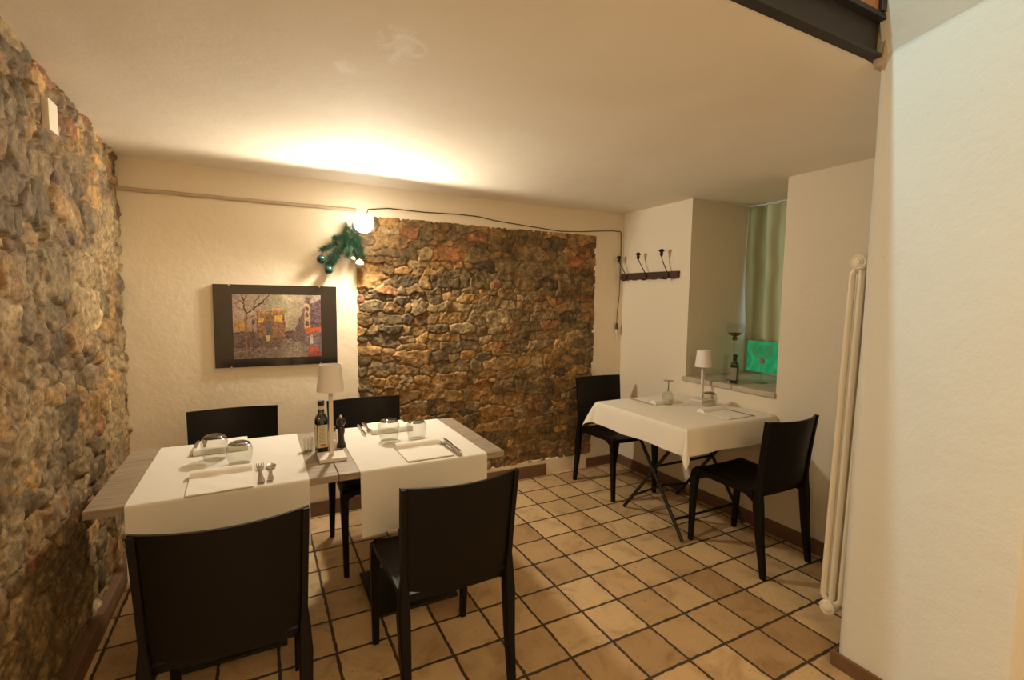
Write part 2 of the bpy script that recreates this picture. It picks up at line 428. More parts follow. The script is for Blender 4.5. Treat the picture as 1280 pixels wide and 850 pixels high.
def relief(name, org, ux, vx, nx, W, H, res, seed, amp, flat=None, margin=0, **kw):
    nu, nv = int(W/res)+1, int(H/res)+1
    u = np.linspace(0, W, nu); v = np.linspace(0, H, nv); U, V = np.meshgrid(u, v, indexing='ij')
    h, col = stone_field(U, V, seed, W, H, **kw)
    if flat:
        m_ = np.clip(1.6-np.maximum(np.abs(U-flat[0])/flat[2], np.abs(V-flat[1])/flat[3]), 0, 1); h = h*(1-m_)+.55*m_
    if margin:
        d_ = np.minimum(np.minimum(U, W-U), np.minimum(V, H-V)); h = np.minimum(h, .25+np.clip((d_-margin)/.02, 0, 1)*3)
    P = np.array(org)+U[..., None]*np.array(ux)+V[..., None]*np.array(vx)+(h*amp)[..., None]*np.array(nx)
    me = bpy.data.meshes.new(name)
    idx = np.arange(nu*nv).reshape(nu, nv)
    a = idx[:-1, :-1].ravel(); b = idx[1:, :-1].ravel(); c = idx[1:, 1:].ravel(); d = idx[:-1, 1:].ravel()
    F = np.stack([a, b, c, d], 1)
    if np.dot(np.cross(ux, vx), nx) < 0: F = F[:, ::-1]
    me.vertices.add(nu*nv); me.vertices.foreach_set('co', P.reshape(-1).astype(np.float32))
    me.loops.add(F.size); me.loops.foreach_set('vertex_index', F.ravel().astype(np.int32))
    me.polygons.add(len(F)); me.polygons.foreach_set('loop_start', np.arange(0, F.size, 4, dtype=np.int32)); me.polygons.foreach_set('loop_total', np.full(len(F), 4, np.int32))
    me.update(calc_edges=True)
    at = me.color_attributes.new('Col', 'FLOAT_COLOR', 'POINT')
    at.data.foreach_set('color', np.concatenate([col.reshape(-1, 3), np.ones((nu*nv, 1))], 1).ravel().astype(np.float32))
    me.materials.append(M['stone']); me.polygons.foreach_set('use_smooth', [True]*len(F))
    o = bpy.data.objects.new(name, me); C.objects.link(o); return o

# left wall of bare rubble
wl = relief('wall_left', (XL-.03, 1.0, 0), (0, 1, 0), (0, 0, 1), (1, 0, 0), YB-1.0+.03, 2.42, .009, 11, .040, flat=(1.397, 2.09, .07, .08),
            weights=(3, 2, 2, 3, 2, .7, 1.6, 3, 2, 1.5), mortar=.95, rowh=.095, aspect=1.3, mcol=(.27, .205, .13), gap=.20, smear=.22)
wl['kind'] = 'structure'
wlb = struct(MB().box((XL-.25, -3.0, 0), (XL-.045, YB+.3, 4.4)), 'wall_left_core', M['plaster'], wl)
struct(MB().box((XL-.045, -3.0, 0), (XL-.02, 1.0, 4.4)), 'wall_front_left', M['plaster'])

# back wall: plaster with a ragged opening that shows the stones
X0, X1, Z0, Z1 = .588, 2.550, .125, 1.995
def ragged(x0, x1, z0, z1, seed):
    rng = random.Random(seed); pts = []
    def seg(ax, az, bx, bz, amp):
        L = math.hypot(bx-ax, bz-az); n = int(L/.012)
        for i in range(n):
            q = i/n; nx_, nz_ = (bz-az)/L, -(bx-ax)/L
            d = amp*(mnoise.noise(Vector((ax+q*(bx-ax), az+q*(bz-az), seed))*4)*1.0+mnoise.noise(Vector((ax+q*(bx-ax), az+q*(bz-az), seed))*40)*1.1)
            pts.append((ax+q*(bx-ax)+nx_*d, az+q*(bz-az)+nz_*d))
    seg(x0, z0, x1, z0, .012); seg(x1, z0, x1, z1, .016); seg(x1, z1, x0+.05, z1, .016); seg(x0, z1, x0, z0, .010)
    return pts
hole = ragged(X0, X1, Z0, Z1, 3)
bm = bmesh.new()
outer = [(XL-.05, 0), (XR+.05, 0), (XR+.05, 2.45), (XL-.05, 2.45)]
ed = []
for loop in (outer, hole):
    vs = [bm.verts.new((x, YB, z)) for x, z in loop]
    for i in range(len(vs)): ed.append(bm.edges.new((vs[i], vs[(i+1) % len(vs)])))
bmesh.ops.triangle_fill(bm, use_beauty=True, use_dissolve=False, edges=ed)
inn = [e for e in bm.edges if e.is_boundary and all(X0-.08 < v.co.x < X1+.08 and .05 < v.co.z < 2.1 for v in e.verts)]
r_ = bmesh.ops.extrude_edge_only(bm, edges=inn)
nv_ = [g_ for g_ in r_['geom'] if isinstance(g_, bmesh.types.BMVert)]
cx_, cz_ = (X0+X1)/2, (Z0+Z1)/2
for v in nv_:
    v.co.y += .008; v.co.x += (cx_-v.co.x)*.012; v.co.z += (cz_-v.co.z)*.012
r2 = bmesh.ops.extrude_edge_only(bm, edges=[g_ for g_ in r_['geom'] if isinstance(g_, bmesh.types.BMEdge) and all(v in nv_ for v in g_.verts)])
for g_ in r2['geom']:
    if isinstance(g_, bmesh.types.BMVert): g_.co.y += .05
bmesh.ops.recalc_face_normals(bm, faces=bm.faces)
me = bpy.data.meshes.new('wall_back'); bm.to_mesh(me); bm.free(); me.materials.append(M['plaster'])
wb = bpy.data.objects.new('wall_back', me); C.objects.link(wb); wb['kind'] = 'structure'
sp_ = relief('stone_panel', (X0-.05, YB+.019, Z0-.05), (1, 0, 0), (0, 0, 1), (0, -1, 0), X1-X0+.10, Z1-Z0+.10, .0062, 5, .027, margin=.046,
             weights=(3.2, 3, 3, 2.2, 1.8, 1.0, 1.0, 2, 2, 2.2), mortar=.75, rowh=.066, aspect=2.0, mcol=(.21, .155, .095), gap=.12, smear=.0)
sp_.parent = wb
struct(MB().box((XL-.1, YB+.1, 0), (XR+.1, YB+.25, 2.5)), 'wall_back_core', M['plaster'], wb)
# thin plaster ledge line running from the corner to the stone
ld = MB(); pts = [(XL-.01+i*(.60-XL)/24, YB-.006, 2.022+.0012*math.sin(i*1.7)) for i in range(25)]
ld.tube(pts, .011, 10); o = ld.build('plaster_ledge', M['ledge'], wb, 60)
# upper wall part above the ledge stands slightly forward
# right wall with window niche
NY0, NY1, NZ, NX = 1.885, 2.610, .895, 3.50
rw = MB()
rw.box((XR, PY-.3, 0), (XR+.10, NY0, 2.45)); rw.box((XR, NY1, 0), (XR+.10, YB+.1, 2.45)); rw.box((XR, NY0, 0), (XR+.10, NY1, NZ-.035))
o = struct(rw, 'wall_right', M['plaster_pink'])
niche = MB(); niche.box((XR+.10, NY1, 0), (NX+.15, NY1+.12, 2.45)); niche.box((XR+.10, NY0-.12, 0), (NX+.15, NY0, 2.45)); niche.box((XR+.10, NY0, 0), (NX+.15, NY1, NZ-.035))
niche.build('niche_reveal', M['plaster_pink'], o)
# pillar and near wall
pw_ = MB()
n = 10
prof = [(2.95, PY), (PX+.03, PY)]
for k in range(7):
    a = PI/2+k/6*PI/2; prof.append((PX+.03+.03*math.cos(a), PY-.03+.03*math.sin(a)))
prof += [(PX, .56), (PX+.012, .536), (PX+.04, .53), (2.95, .53)]
def slab(mb, prof, z0, z1):
    b = len(mb.v); m = len(prof)
    for z in (z0, z1):
        for x, y in prof: mb.v.append((x, y, z))
    for i in range(m):
        j = (i+1) % m; mb.f.append((b+i, b+j, b+m+j, b+m+i))
    mb.f.append(tuple(b+i for i in reversed(range(m)))); mb.f.append(tuple(b+m+i for i in range(m)))
slab(pw_, prof, 0, 2.62)
o = struct(pw_, 'wall_pillar', M['plaster_white'], smooth=40)
# wall above leans in over the pillar face
up = MB(); b = 0
A = [(PX, PY-.01, 2.36), (PX, .50, 2.42), (PX, -.2, 2.56), (3.0, -.2, 2.36), (3.0, PY, 2.36)]
up.add([(PX, PY-.012, 2.345), (PX, .3, 2.475), (PX-.62, PY-.012, 4.4), (PX-.62, .3, 4.4), (3.0, PY-.012, 2.345), (3.0, .3, 2.475), (3.0, PY-.012, 4.4), (3.0, .3, 4.4)],
       [(0, 1, 3, 2), (0, 4, 5, 1), (2, 3, 7, 6), (0, 2, 6, 4), (1, 5, 7, 3), (4, 6, 7, 5)])
up.build('upper_wall_face', M['plaster_white'], o)
struct(MB().box((2.62, -3.0, 0), (2.75, .53, 4.4)), 'wall_front_right', M['plaster'])
struct(MB().box((XL-.05, -3.12, 0), (2.75, -3.0, 4.4)), 'wall_rear', M['plaster'])
struct(MB().box((XL-.2, -3.1, 4.4), (3.9, 3.7, 4.5)), 'ceiling_upper', M['plaster'])
struct(MB().box((XL-.2, 3.45, 2.5), (3.9, 3.6, 4.4)), 'wall_upper_back', M['plaster'])
struct(MB().box((2.9, 1.0, 2.5), (3.0, 3.5, 4.4)), 'wall_upper_right', M['plaster'])
# ceiling (gently uneven) with the mezzanine slab over it
cg = MB(); nx_, ny_ = 60, 40
xs = [XL-.06+i*(3.66-XL+.06)/nx_ for i in range(nx_+1)]; ys = [1.045+j*(YB+.06-1.045)/ny_ for j in range(ny_+1)]
cg.add([(x, y, zceil(x, y)) for x in xs for y in ys], [(i*(ny_+1)+j, i*(ny_+1)+j+1, (i+1)*(ny_+1)+j+1, (i+1)*(ny_+1)+j) for i in range(nx_) for j in range(ny_)])
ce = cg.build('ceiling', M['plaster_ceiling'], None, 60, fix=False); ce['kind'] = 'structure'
MB().box((XL-.1, 1.06, 2.43), (3.7, YB+.2, 2.50)).build('mezzanine_slab', M['plaster'], ce)
# skirting
struct(MB().box((XL+.0, YB-.016, .0), (2.09, YB, .098), .003).box((2.50, YB-.016, 0), (XR, YB, .082), .003), 'baseboard_back', M['skirting'])
struct(MB().box((XR-.014, PY+.001, 0), (XR, YB-.017, .085), .003), 'baseboard_right', M['skirting'])
struct(MB().box((XL-.02, 1.0, 0), (XL+.035, YB-.02, .09), .004), 'baseboard_left', M['skirting'])
struct(MB().box((PX-.014, .52, 0), (PX, PY+.014, .06), .003).box((PX, PY, 0), (XR-.02, PY+.014, .06), .003), 'baseboard_pillar', M['skirting'])
# steel beam carrying the mezzanine
bz = 2.335
bm_ = MB().box((XL-.02, 1.005, bz), (PX-.022, 1.043, bz+.012)).box((XL-.02, 1.022, bz+.012), (PX-.022, 1.034, bz+.118)).box((XL-.02, .992, bz+.118), (PX-.022, 1.043, bz+.135))
o = struct(bm_, 'trim_1', M['steel_black'])
fl_ = MB().box((XL-.02, 1.0, bz+.138), (PX-.06, 1.045, bz+.30)); fl_.build('pine_board', M['wood_orange'], o)
po = MB().box((PX-.075, .985, bz+.136), (PX-.05, 1.0, bz+1.0)); po.build('railing_post', M['steel_black'], o)
mp_ = MB(); rng = random.Random(4)
bm = bmesh.new(); bmesh.ops.create_icosphere(bm, subdivisions=4, radius=1)
for v in bm.verts:
    p = v.co.copy(); k = 1+.15*mnoise.noise(p*1.7)+.08*mnoise.noise(p*5)
    v.co = Vector((PX+.012+max(-1, min(1, p.x*1.4))*.026*k, 1.02+p.y*.035*k, bz+.09+max(-1, min(1, p.z*1.2))*.12*k))
bm.verts.index_update(); mp_.add([v.co[:] for v in bm.verts], [[v.index for v in f.verts] for f in bm.faces]); bm.free()
mp_.build('rough_masonry', M['rough'], o, 60)

# ------------------------------------------------------------------ window in the niche
win = MB()
win.box((NX, NY0+.001, NZ), (NX+.04, NY0+.014, 2.30)).box((NX, NY1-.014, NZ), (NX+.04, NY1-.001, 2.30)).box((NX, NY0+.014, NZ), (NX+.04, NY1-.014, NZ+.010)).box((NX, NY0+.014, 2.22), (NX+.04, NY1-.014, 2.30)).box((NX, NY0+.014, 1.15), (NX+.04, NY1-.014, 1.175))
wf = struct(win, 'window_1', M['sill'])
MB().box((NX+.02, NY0+.014, 1.175), (NX+.028, NY1-.014, 2.22)).build('upper_pane', M['daylight'], wf)
MB().box((NX+.02, NY0+.014, NZ+.010), (NX+.028, NY1-.014, 1.15)).build('lower_pane', M['green_glass'], wf)
sl = MB()
sl.box((XR-.016, NY0+.0, NZ-.035), (XR+.30, 2.19, NZ), .004).box((XR-.014, 2.196, NZ-.035), (XR+.30, NY1+.02, NZ), .004)
sl.box((XR+.30, NY0, NZ-.035), (NX+.04, NY1, NZ-.002))
struct(sl, 'trim_2', M['sill'])
cu = MB(); R_ = 30; K_ = 60; g = []
for i in range(R_+1):
    z = 1.165+(2.204-1.165)*i/R_; row = []
    for j in range(K_+1):
        q = j/K_; y = NY0+.02+q*(2.607-NY0-.02-.045*(1-i/R_)**3)
        a = .014*math.sin(q*PI*13+.6*math.sin(i*.15))+.008*math.sin(q*PI*5+1)
        row.append((3.465+a*(1.0-.2*i/R_), y, z))
    g.append(row)
cu.shell(g, .0015, lambda i, j: (1, 0, 0))
o = cu.build('curtain', M['curtain'], None, 60); tag(o, 'cream curtain hanging in the window niche above the green pane', 'curtain')
MB().tube([(3.465, NY0+.001, 2.195), (3.465, NY1-.001, 2.195)], .006, 8).build('curtain_rod', M['white_lamp'], o)

# ------------------------------------------------------------------ chairs
def make_chair():
    t = empty('dining_chair', label='x', cat='chair')
    m = M['chair']
    # seat: softly dished pad with rolled front edge
    g = []
    N = 22
    for i in range(N+1):
        v = -1+2*i/N; row = []
        for j in range(N+1):
            u = -1+2*j/N
            hw = .205+.012*v; x = u*hw; y = .015+v*.215
            if abs(u) > .8 and abs(v) > .8:
                e = (abs(u)-.8)*(abs(v)-.8)/.04; x *= 1-.035*e; y = .015+v*.215*(1-.03*e)
            z = .462-.014*(1-u*u)*(1-.6*v*v)+.010*v
            z -= .012*max(0, abs(u)-.85)/.15
            z -= .018*max(0, v-.85)/.15
            row.append((x, y, z))
        g.append(row)
    MB().shell(g, lambda i, j: .022 if 0 < i < N and 0 < j < N else .026, lambda i, j: (0, 0, 1)).build('seat', m, t, 45)
    ap = MB()
    for s in (-1, 1):
        g = []
        for k in range(13):
            q = k/12; y = -.17+.36*q; d = .018+.045*(abs(2*q-1)**3)
            g.append([(s*.205, y, .455), (s*.204, y, .455-.5*d), (s*.202, y, .455-d)])
        ap.shell(g, .010, lambda i, j, s=s: (s, 0, 0))
    g = []
    for k in range(15):
        q = -1+2*k/14; d = .016+.045*abs(q)**4
        g.append([(q*.195, .222, .452), (q*.195, .223, .452-.5*d), (q*.195, .222, .452-d)])
    ap.shell(g, .010, lambda i, j: (0, 1, 0))
    ap.build('seat_apron', m, t, 45)
    # curved backrest shell, its lower edge arched between the rear legs
    def by(u, z):
        q = (z-.42)/.42
        return -.185-.022*q-.030*q*q*.6-(.030+.022*q)*(1-u*u)
    g = []
    NU, NV = 28, 18
    for j in range(NV+1):
        v = j/NV; row = []
        for i in range(NU+1):
            u = -1+2*i/NU
            zl = .453+.02*abs(u)**3-.055*max(0, abs(u)-.86)/.14
            zt = .840-.004*(1-u*u)
            z = zl+(zt-zl)*v
            hw = .206+.010*max(0, (z-.45))/.39
            row.append((u*hw, by(u, z), z))
        g.append(row)
    MB().shell(g, .011, lambda i, j: (0, 1, 0)).build('backrest', m, t, 45)
    for s in (-1, 1):
        o = MB().loft([((s*.197, .232, 0), .0125, .0135), ((s*.200, .225, .25), .016, .018), ((s*.200, .217, .40), .020, .022), ((s*.196, .208, .445), .021, .024), ((s*.190, .196, .462), .016, .020)])
        o.build('leg', m, t, 30)
    for s in (-1, 1):
        secs = [((s*.196, -.252, 0), .0125, .014), ((s*.197, -.222, .20), .0165, .019), ((s*.199, -.205, .38), .020, .024), ((s*.198, -.200, .46), .016, .020)]
        for z in (.52, .60, .70, .80, .838):
            secs.append(((s*(.196+.010*(z-.45)/.39), by(.95, z)-.014, z), .0095, .011-.004*(z-.46)/.4))
        MB().loft(secs).build('leg', m, t, 30)
    return t
ch = make_chair()
grp = 'matching dark brown plastic dining chairs'
ch['group'] = grp
ch.location = (.603, 1.745, 0); ch.rotation_euler = (0, 0, .01)
ch['label'] = 'dark brown foreground chair at the near side of the right runner on the long table'
dup(ch, (-.095, 1.735, 0), -.01, 'dark brown foreground chair at the near side of the left runner, nearest the stone wall')
dup(ch, (-.132, 2.775, 0), PI, 'dark chair behind the long table, below the picture')
dup(ch, (.565, 2.775, 0), PI+.02, 'dark chair behind the long table, in front of the stone panel edge')
dup(ch, (2.445, 2.915, 0), PI, 'dark chair in the far corner, behind the small square table')
dup(ch, (2.515, 1.80, 0), 0, 'dark chair at the near side of the small square table, close to the radiator')

# ------------------------------------------------------------------ long table (two pedestal tables side by side)
def ped_table(x0, x1, label):
    cx, cy = (x0+x1)/2, 2.325
    t = empty('pedestal_table', (cx, cy, 0), 0, label, 'table', 'grey oak pedestal tables pushed together')
    h = (x1-x0)/2
    MB().box((-h, -.350, .722), (h, .350, .75), .002).build('tabletop', M['oak'], t)
    MB().box((-.20, -.20, 0), (.20, .20, .012), .003).build('base_plate', M['black_metal'], t)
    MB().box((-.038, -.038, .012), (.038, .038, .712), .004).build('column', M['black_metal'], t)
    MB().box((-.19, -.19, .712), (.19, .19, .722), .002).build('top_bracket', M['black_metal'], t)
    return t
ped_table(-.520, .2655, 'left half of the long grey wood table, beside the stone wall')
ped_table(.2685, .999, 'right half of the long grey wood table, its end toward the stone panel')
def runner(x0, x1, label, drop):
    yF, yB_ = 1.972, 2.678; zt = .7515; pr = []
    def prof():
        out = []
        for k in range(9): out.append((yF-.004-.010*math.sin(k*.4)*0-.002, zt-.012-drop*(1-k/8)))
        for k in range(1, 6):
            a = k/6*PI/2; out.append((yF-.006+.010*(1-math.cos(a)), zt-.012+.012*math.sin(a)))
        for k in range(25): out.append((yF+.006+(yB_-yF-.012)*k/24, zt))
        for k in range(1, 6):
            a = k/6*PI/2; out.append((yB_-.006+.012*math.sin(a), zt-.012*(1-math.cos(a))))
        for k in range(1, 9): out.append((yB_+.006, zt-.012-drop*k/8))
        return out
    P = prof(); g = []
    for i, (y, z) in enumerate(P):
        row = []
        for j in range(17):
            q = j/16; x = x0+(x1-x0)*q; dz = 0; dy = 0
            if yF+.02 < y < yB_-.02:
                dz = .0012*(1+mnoise.noise(Vector((x*9, y*9, 1))))+(.0022 if abs(y-2.325) < .016 else 0)
            elif z < zt-.02:
                f = min(1, (zt-z)/drop); dy = (-.010*f*(1+math.sin(q*9+x0*5)) )*(1 if y < 2.3 else -1)
            row.append((x, y+dy, z+dz))
        g.append(row)
    o = MB().shell(g, .0007, lambda i, j: (0, 0, 1) if P[i][1] > zt-.003 else ((0, -1, 0) if P[i][0] < 2.3 else (0, 1, 0))).build('table_runner', M['paper'], None, 50)
    return tag(o, label, 'table runner', 'white runners across the long table')
runner(-.410, .158, 'white runner draped across the left half of the long table, near the stone wall', .245)
runner(.348, .908, 'white runner draped across the right half of the long table, hanging behind the foreground chair', .255)

# ------------------------------------------------------------------ square table
SX0, SX1, SY0, SY1 = 2.070, 2.836, 1.872, 2.680
st = empty('folding_table', ((SX0+SX1)/2, (SY0+SY1)/2, 0), 0, 'small square folding table with crossed black metal legs under the white cloth', 'table')
hx, hy = (SX1-SX0)/2, (SY1-SY0)/2
MB().box((-hx+.004, -hy+.004, .725), (hx-.004, hy-.004, .748), .003).build('tabletop', M['oak'], st)
for x in (-.19, .33):
    pass
fl_pts = [(-.205, -.246), (-.209, .317), (.325, -.258), (.339, .273)]
for (x, xs_) in ((-.205, -1), (.330, 1)):
    for (a, b_) in ((-.255, .27), (.30, -.26)):
        off = .012*xs_*(1 if a < 0 else -1)
        MB().tube([(x+off, a, .008), (x+off, b_, .722)], .011, 10).build('leg', M['black_metal'], st, 40)
for pts in ([(-.205, -.17, .105), (.0, -.17, .105), (.33, -.17, .105)], [(-.205, .22, .11), (.1, .24, .13), (.33, .22, .11)], [(-.205, 0.0, .39), (.33, 0.0, .39)], [(-.205, -.235, .69), (.33, -.235, .69)], [(-.205, .25, .69), (.33, .25, .69)]):
    MB().tube(pts, .008).build('stretcher', M['black_metal'], st, 40)
def tablecloth():
    ov = .148; zt = .7525; N = 72; g = []
    cx, cy = (SX0+SX1)/2, (SY0+SY1)/2
    for i in range(N+1):
        row = []
        for j in range(N+1):
            u = -(hx+ov)+2*(hx+ov)*i/N; v = -(hy+ov)+2*(hy+ov)*j/N
            c = (max(-hx, min(hx, u)), max(-hy, min(hy, v)))
            d = (u-c[0], v-c[1]); L = math.hypot(*d)
            if L < 1e-6:
                z = zt+.0012*mnoise.noise(Vector((u*8, v*8, 0))); row.append((cx+u, cy+v, z)); continue
            dx, dy = d[0]/L, d[1]/L
            both = 2*abs(dx*dy)
            out = .006*(1-math.exp(-L/.012))+.36*L*both**1.2+.012*L/ov
            tt = u if abs(dy) > abs(dx) else v
            out += .006*(L/ov)*math.sin(tt*17+(3 if dx+dy > 0 else 0))
            if dx > .5: out = 0
            px = cx+c[0]+dx*out; py = cy+c[1]+dy*out
            px = min(px, XR-.003)
            drop = L-.004*(1-math.exp(-L/.01)); drop *= 1-.07*both
            row.append((px, py, zt-drop-.006*(L/ov)*(.5+.5*math.sin(tt*9))))
        g.append(row)
    o = MB().shell(g, .0008, lambda i, j: (0, 0, 1)).build('tablecloth', M['cloth'], None, 60)
    return tag(o, 'white cloth with a pointed hanging corner over the small square table', 'tablecloth')
tablecloth()

# ------------------------------------------------------------------ table things
TZ = .7545                                 # top of the paper / cloth
def make_napkin():
    """flat folded napkin, its far edge rolled up into a soft ridge"""
    w, d = .105, .115; g = []
    P = []
    for k in range(9): P.append((-d+.165*k/8, .004))
    P += [(.058, .006), (.064, .014), (.070, .021), (.080, .025), (.094, .0255), (.106, .022), (.113, .013), (.115, .003)]
    for k, (y, z) in enumerate(P):
        g.append([(-w+2*w*j/10, y, z+(.0012*math.sin(j*1.1+k) if 0 < j < 10 else 0)) for j in range(11)])
    mb = MB(); R, K = len(P), 11; base = 0
    for r in g: mb.v += r
    for r in g: mb.v += [(x, y, 0.0) for (x, y, z) in r]
    o = R*K; A_ = lambda i, j: i*K+j
    for i in range(R-1):
        for j in range(K-1):
            mb.f.append((A_(i, j), A_(i, j+1), A_(i+1, j+1), A_(i+1, j))); mb.f.append((A_(i, j)+o, A_(i+1, j)+o, A_(i+1, j+1)+o, A_(i, j+1)+o))
    for i in range(R-1):
        mb.f.append((A_(i, 0), A_(i+1, 0), A_(i+1, 0)+o, A_(i, 0)+o)); mb.f.append((A_(i, K-1), A_(i, K-1)+o, A_(i+1, K-1)+o, A_(i+1, K-1)))
    for j in range(K-1):
        mb.f.append((A_(0, j), A_(0, j)+o, A_(0, j+1)+o, A_(0, j+1))); mb.f.append((A_(R-1, j), A_(R-1, j+1), A_(R-1, j+1)+o, A_(R-1, j)+o))
    nk = mb.build('napkin', M['napkin'], None, 35)
    return tag(nk, 'x', 'napkin', 'folded white napkins')
nk = make_napkin(); nk.location = (-.140, 2.080, TZ); nk.rotation_euler = (0, 0, .03)
nk['label'] = 'folded white napkin at the near place setting on the left runner'
dup(nk, (.652, 2.108, TZ), .02, 'folded white napkin at the near place setting on the right runner')
dup(nk, (-.165, 2.578, TZ), PI+.03, 'folded white napkin at the far place setting of the left runner, behind the glasses')
dup(nk, (.605, 2.590, TZ), PI, 'folded white napkin at the far place setting of the right runner, behind the glasses')
dup(nk, (2.570, 2.040, TZ), .02, 'folded white napkin on the near side of the small square table')
dup(nk, (2.470, 2.520, TZ), PI-.05, 'folded white napkin on the far side of the small square table')

def make_fork():
    o = MB()
    g = []
    P = [(-.095, .0085), (-.085, .010), (-.06, .009), (-.02, .0055), (.01, .004), (.032, .005), (.045, .011), (.058, .0125)]
    for y, w_ in P: g.append([(-w_, y, .004+.006*max(0, (y-.0)/.09)**1.0), (0, y, .0055+.006*max(0, y/.09)), (w_, y, .004+.006*max(0, y/.09))])
    o.shell(g, .0025, lambda i, j: (0, 0, 1))
    for k in range(4):
        x = -.0105+.007*k; o.tube([(x, .056, .0075), (x, .075, .008), (x, .098, .0065)], [.0018, .0016, .0010], 6)
    return o
def make_knife():
    o = MB(); g = []
    for y, w_ in [(-.105, .008), (-.09, .0095), (-.05, .008), (-.005, .0065), (.0, .008), (.04, .0095), (.08, .008), (.105, .002)]:
        g.append([(-w_*.7, y, .004), (0, y, .0062), (w_, y, .004)])
    o.shell(g, .003, lambda i, j: (0, 0, 1)); return o
def make_spoon():
    o = MB(); g = []
    for y, w_, c in [(-.085, .0075, 0), (-.07, .009, 0), (-.03, .005, 0), (.025, .0035, 0), (.035, .007, .001), (.048, .0145, .004), (.062, .0155, .005), (.076, .011, .003), (.084, .003, 0)]:
        g.append([(-w_, y, .007), (-w_*.5, y, .007-c*.8), (0, y, .007-c), (w_*.5, y, .007-c*.8), (w_, y, .007)])
    o.shell(g, .0018, lambda i, j: (0, 0, 1)); return o
def place(o, loc, rz, label, cat, group=None):
    o.location = loc; o.rotation_euler = (0, 0, rz); return tag(o, label, cat, group)
def big(m, k=1.22):
    m.v = [(x*k, y*k, z) for x, y, z in m.v]; return m
fk = big(make_fork()).build('fork', M['steel'], None, 50)
place(fk, (-.008, 2.105, TZ), .02, 'steel fork lying beside the near napkin on the left runner', 'fork', 'forks')
dup(fk, (-.236, 2.605, TZ), PI+.06, 'steel fork at the far left setting, beside the tall inverted glass')
dup(fk, (.500, 2.612, TZ), PI-.02, 'steel fork at the far setting of the right runner')
dup(fk, (.770, 2.095, TZ), .42*0+.12, 'steel fork beside the near napkin on the right runner, partly under a knife')
sn = big(make_spoon()).build('spoon', M['steel'], None, 50)
place(sn, (.028, 2.100, TZ), -.03, 'steel spoon right of the fork on the left runner', 'spoon')
kn = big(make_knife(), 1.12).build('knife', M['steel'], None, 50)
place(kn, (.792, 2.125, TZ+.0075), -.02, 'steel knife at the near setting of the right runner', 'knife', 'knives')
dup(kn, (-.270, 2.585, TZ), PI-.02, 'steel knife at the far left setting, leftmost on the left runner')
dup(kn, (.468, 2.580, TZ), PI-.03, 'steel knife at the far setting of the right runner, near the pepper mill')
dk = dup(kn, (2.690, 2.030, TZ), 0, 'dark knife right of the near napkin on the small square table')
dup(kn, (2.352, 2.540, TZ), PI, 'dark knife left of the far napkin on the small square table')

def tumbler(R, H, rim, name='wine_tumbler'):
    """stemless glass standing upside down: rim on the table, thick base in the air"""
    t = empty(name)
    outer = [(rim, 0), (rim+.001, .004)]
    for k in range(1, 9):
        q = k/8; outer.append((rim+(R-rim)*math.sin(q*PI/2), .004+(H*.60)*q))
    for k in range(1, 5):
        a = k/8*PI/2; outer.append((R*(.42+.58*math.cos(a)), H*.62+(H*.38)*math.sin(a)))
    MB().lathe(outer+[(r-.0016, z) for r, z in reversed(outer)], 32, (0, 0, 0)).build('bowl', M['glass'], t, 60)
    ba = []
    for k in range(4, 9):
        a = k/8*PI/2; ba.append((R*(.42+.58*math.cos(a)), H*.62+(H*.38)*math.sin(a)+.0004))
    ba2 = [(0, ba[0][1]+.004)]+[(ba[0][0]-.004, ba[0][1]+.002)]+ba+[(0, H-.004)]
    MB().lathe(ba2, 32).build('thick_base', M['smoke_glass'], t, 60)
    return t
tg = 'upturned drinking glasses on the long table'
g1 = tumbler(.052, .108, .040); g1.location = (-.180, 2.375, TZ); tag(g1, 'taller upturned stemless glass on the left runner', 'glass', tg)
dup(g1, (.553, 2.345, TZ), .3, 'taller upturned stemless glass on the right runner, left of the shorter one', tg)
g2 = tumbler(.050, .094, .041, 'water_tumbler'); g2.location = (-.084, 2.275, TZ); tag(g2, 'shorter upturned tumbler on the left runner, nearer the napkin', 'glass', tg)
dup(g2, (.684, 2.322, TZ), .3, 'shorter upturned tumbler on the right runner, right of the taller one', tg)
dup(g2, (2.680, 2.245, TZ), .3, 'upturned tumbler on the small square table in front of the lamp', 'upturned glasses on the small table')
# wine glass upside down
wg = empty('wine_glass', (2.455, 2.395, TZ), 0, 'upturned stemmed wine glass on the small square table', 'glass')
o_ = [(.030, 0), (.036, .03), (.039, .052), (.034, .074), (.018, .090), (.006, .096)]
MB().lathe(o_+[(r-.0015, z-.001) for r, z in reversed(o_[:-1])]+[(.0285, 0)], 30).build('bowl', M['glass'], wg, 60)
MB().lathe([(.006, .095), (.0035, .105), (.003, .150), (.006, .158)], 14).build('stem', M['smoke_glass'], wg, 60)
MB().lathe([(.006, .157), (.034, .163), (.034, .165), (0, .165)], 30).build('foot', M['smoke_glass'], wg, 60)

def table_lamp(loc, label, h=.385):
    t = empty('table_lamp', loc, 0, label, 'table lamp', 'small white table lamps')
    MB().box((-.056, -.056, 0), (.056, .056, .016), .002).build('base', M['white_lamp'], t)
    MB().box((-.008, -.008, .016), (.008, .008, h-.075)).build('pole', M['white_lamp'], t)
    sh = MB(); sh.lathe([(.057, h-.115), (.0445, h), (.0425, h), (.055, h-.115)], 32)
    s_ = sh.build('lamp_shade', M['shade'], t, 40)
    # close the ring between inner and outer lower rims, spider holding the shade
    MB().lathe([(.0, h-.080), (.018, h-.080), (.018, h-.070), (0, h-.070)], 20).tube([(-.050, 0, h-.075), (.050, 0, h-.075)], .002, 6).build('light_head', M['white_lamp'], t, 40)
    return t
table_lamp((.268, 2.195, .7505), 'white lamp with square base standing on the seam of the long table', .412)
tl = table_lamp((2.770, 2.385, TZ), 'white lamp standing on the small square table by the wall', .36)

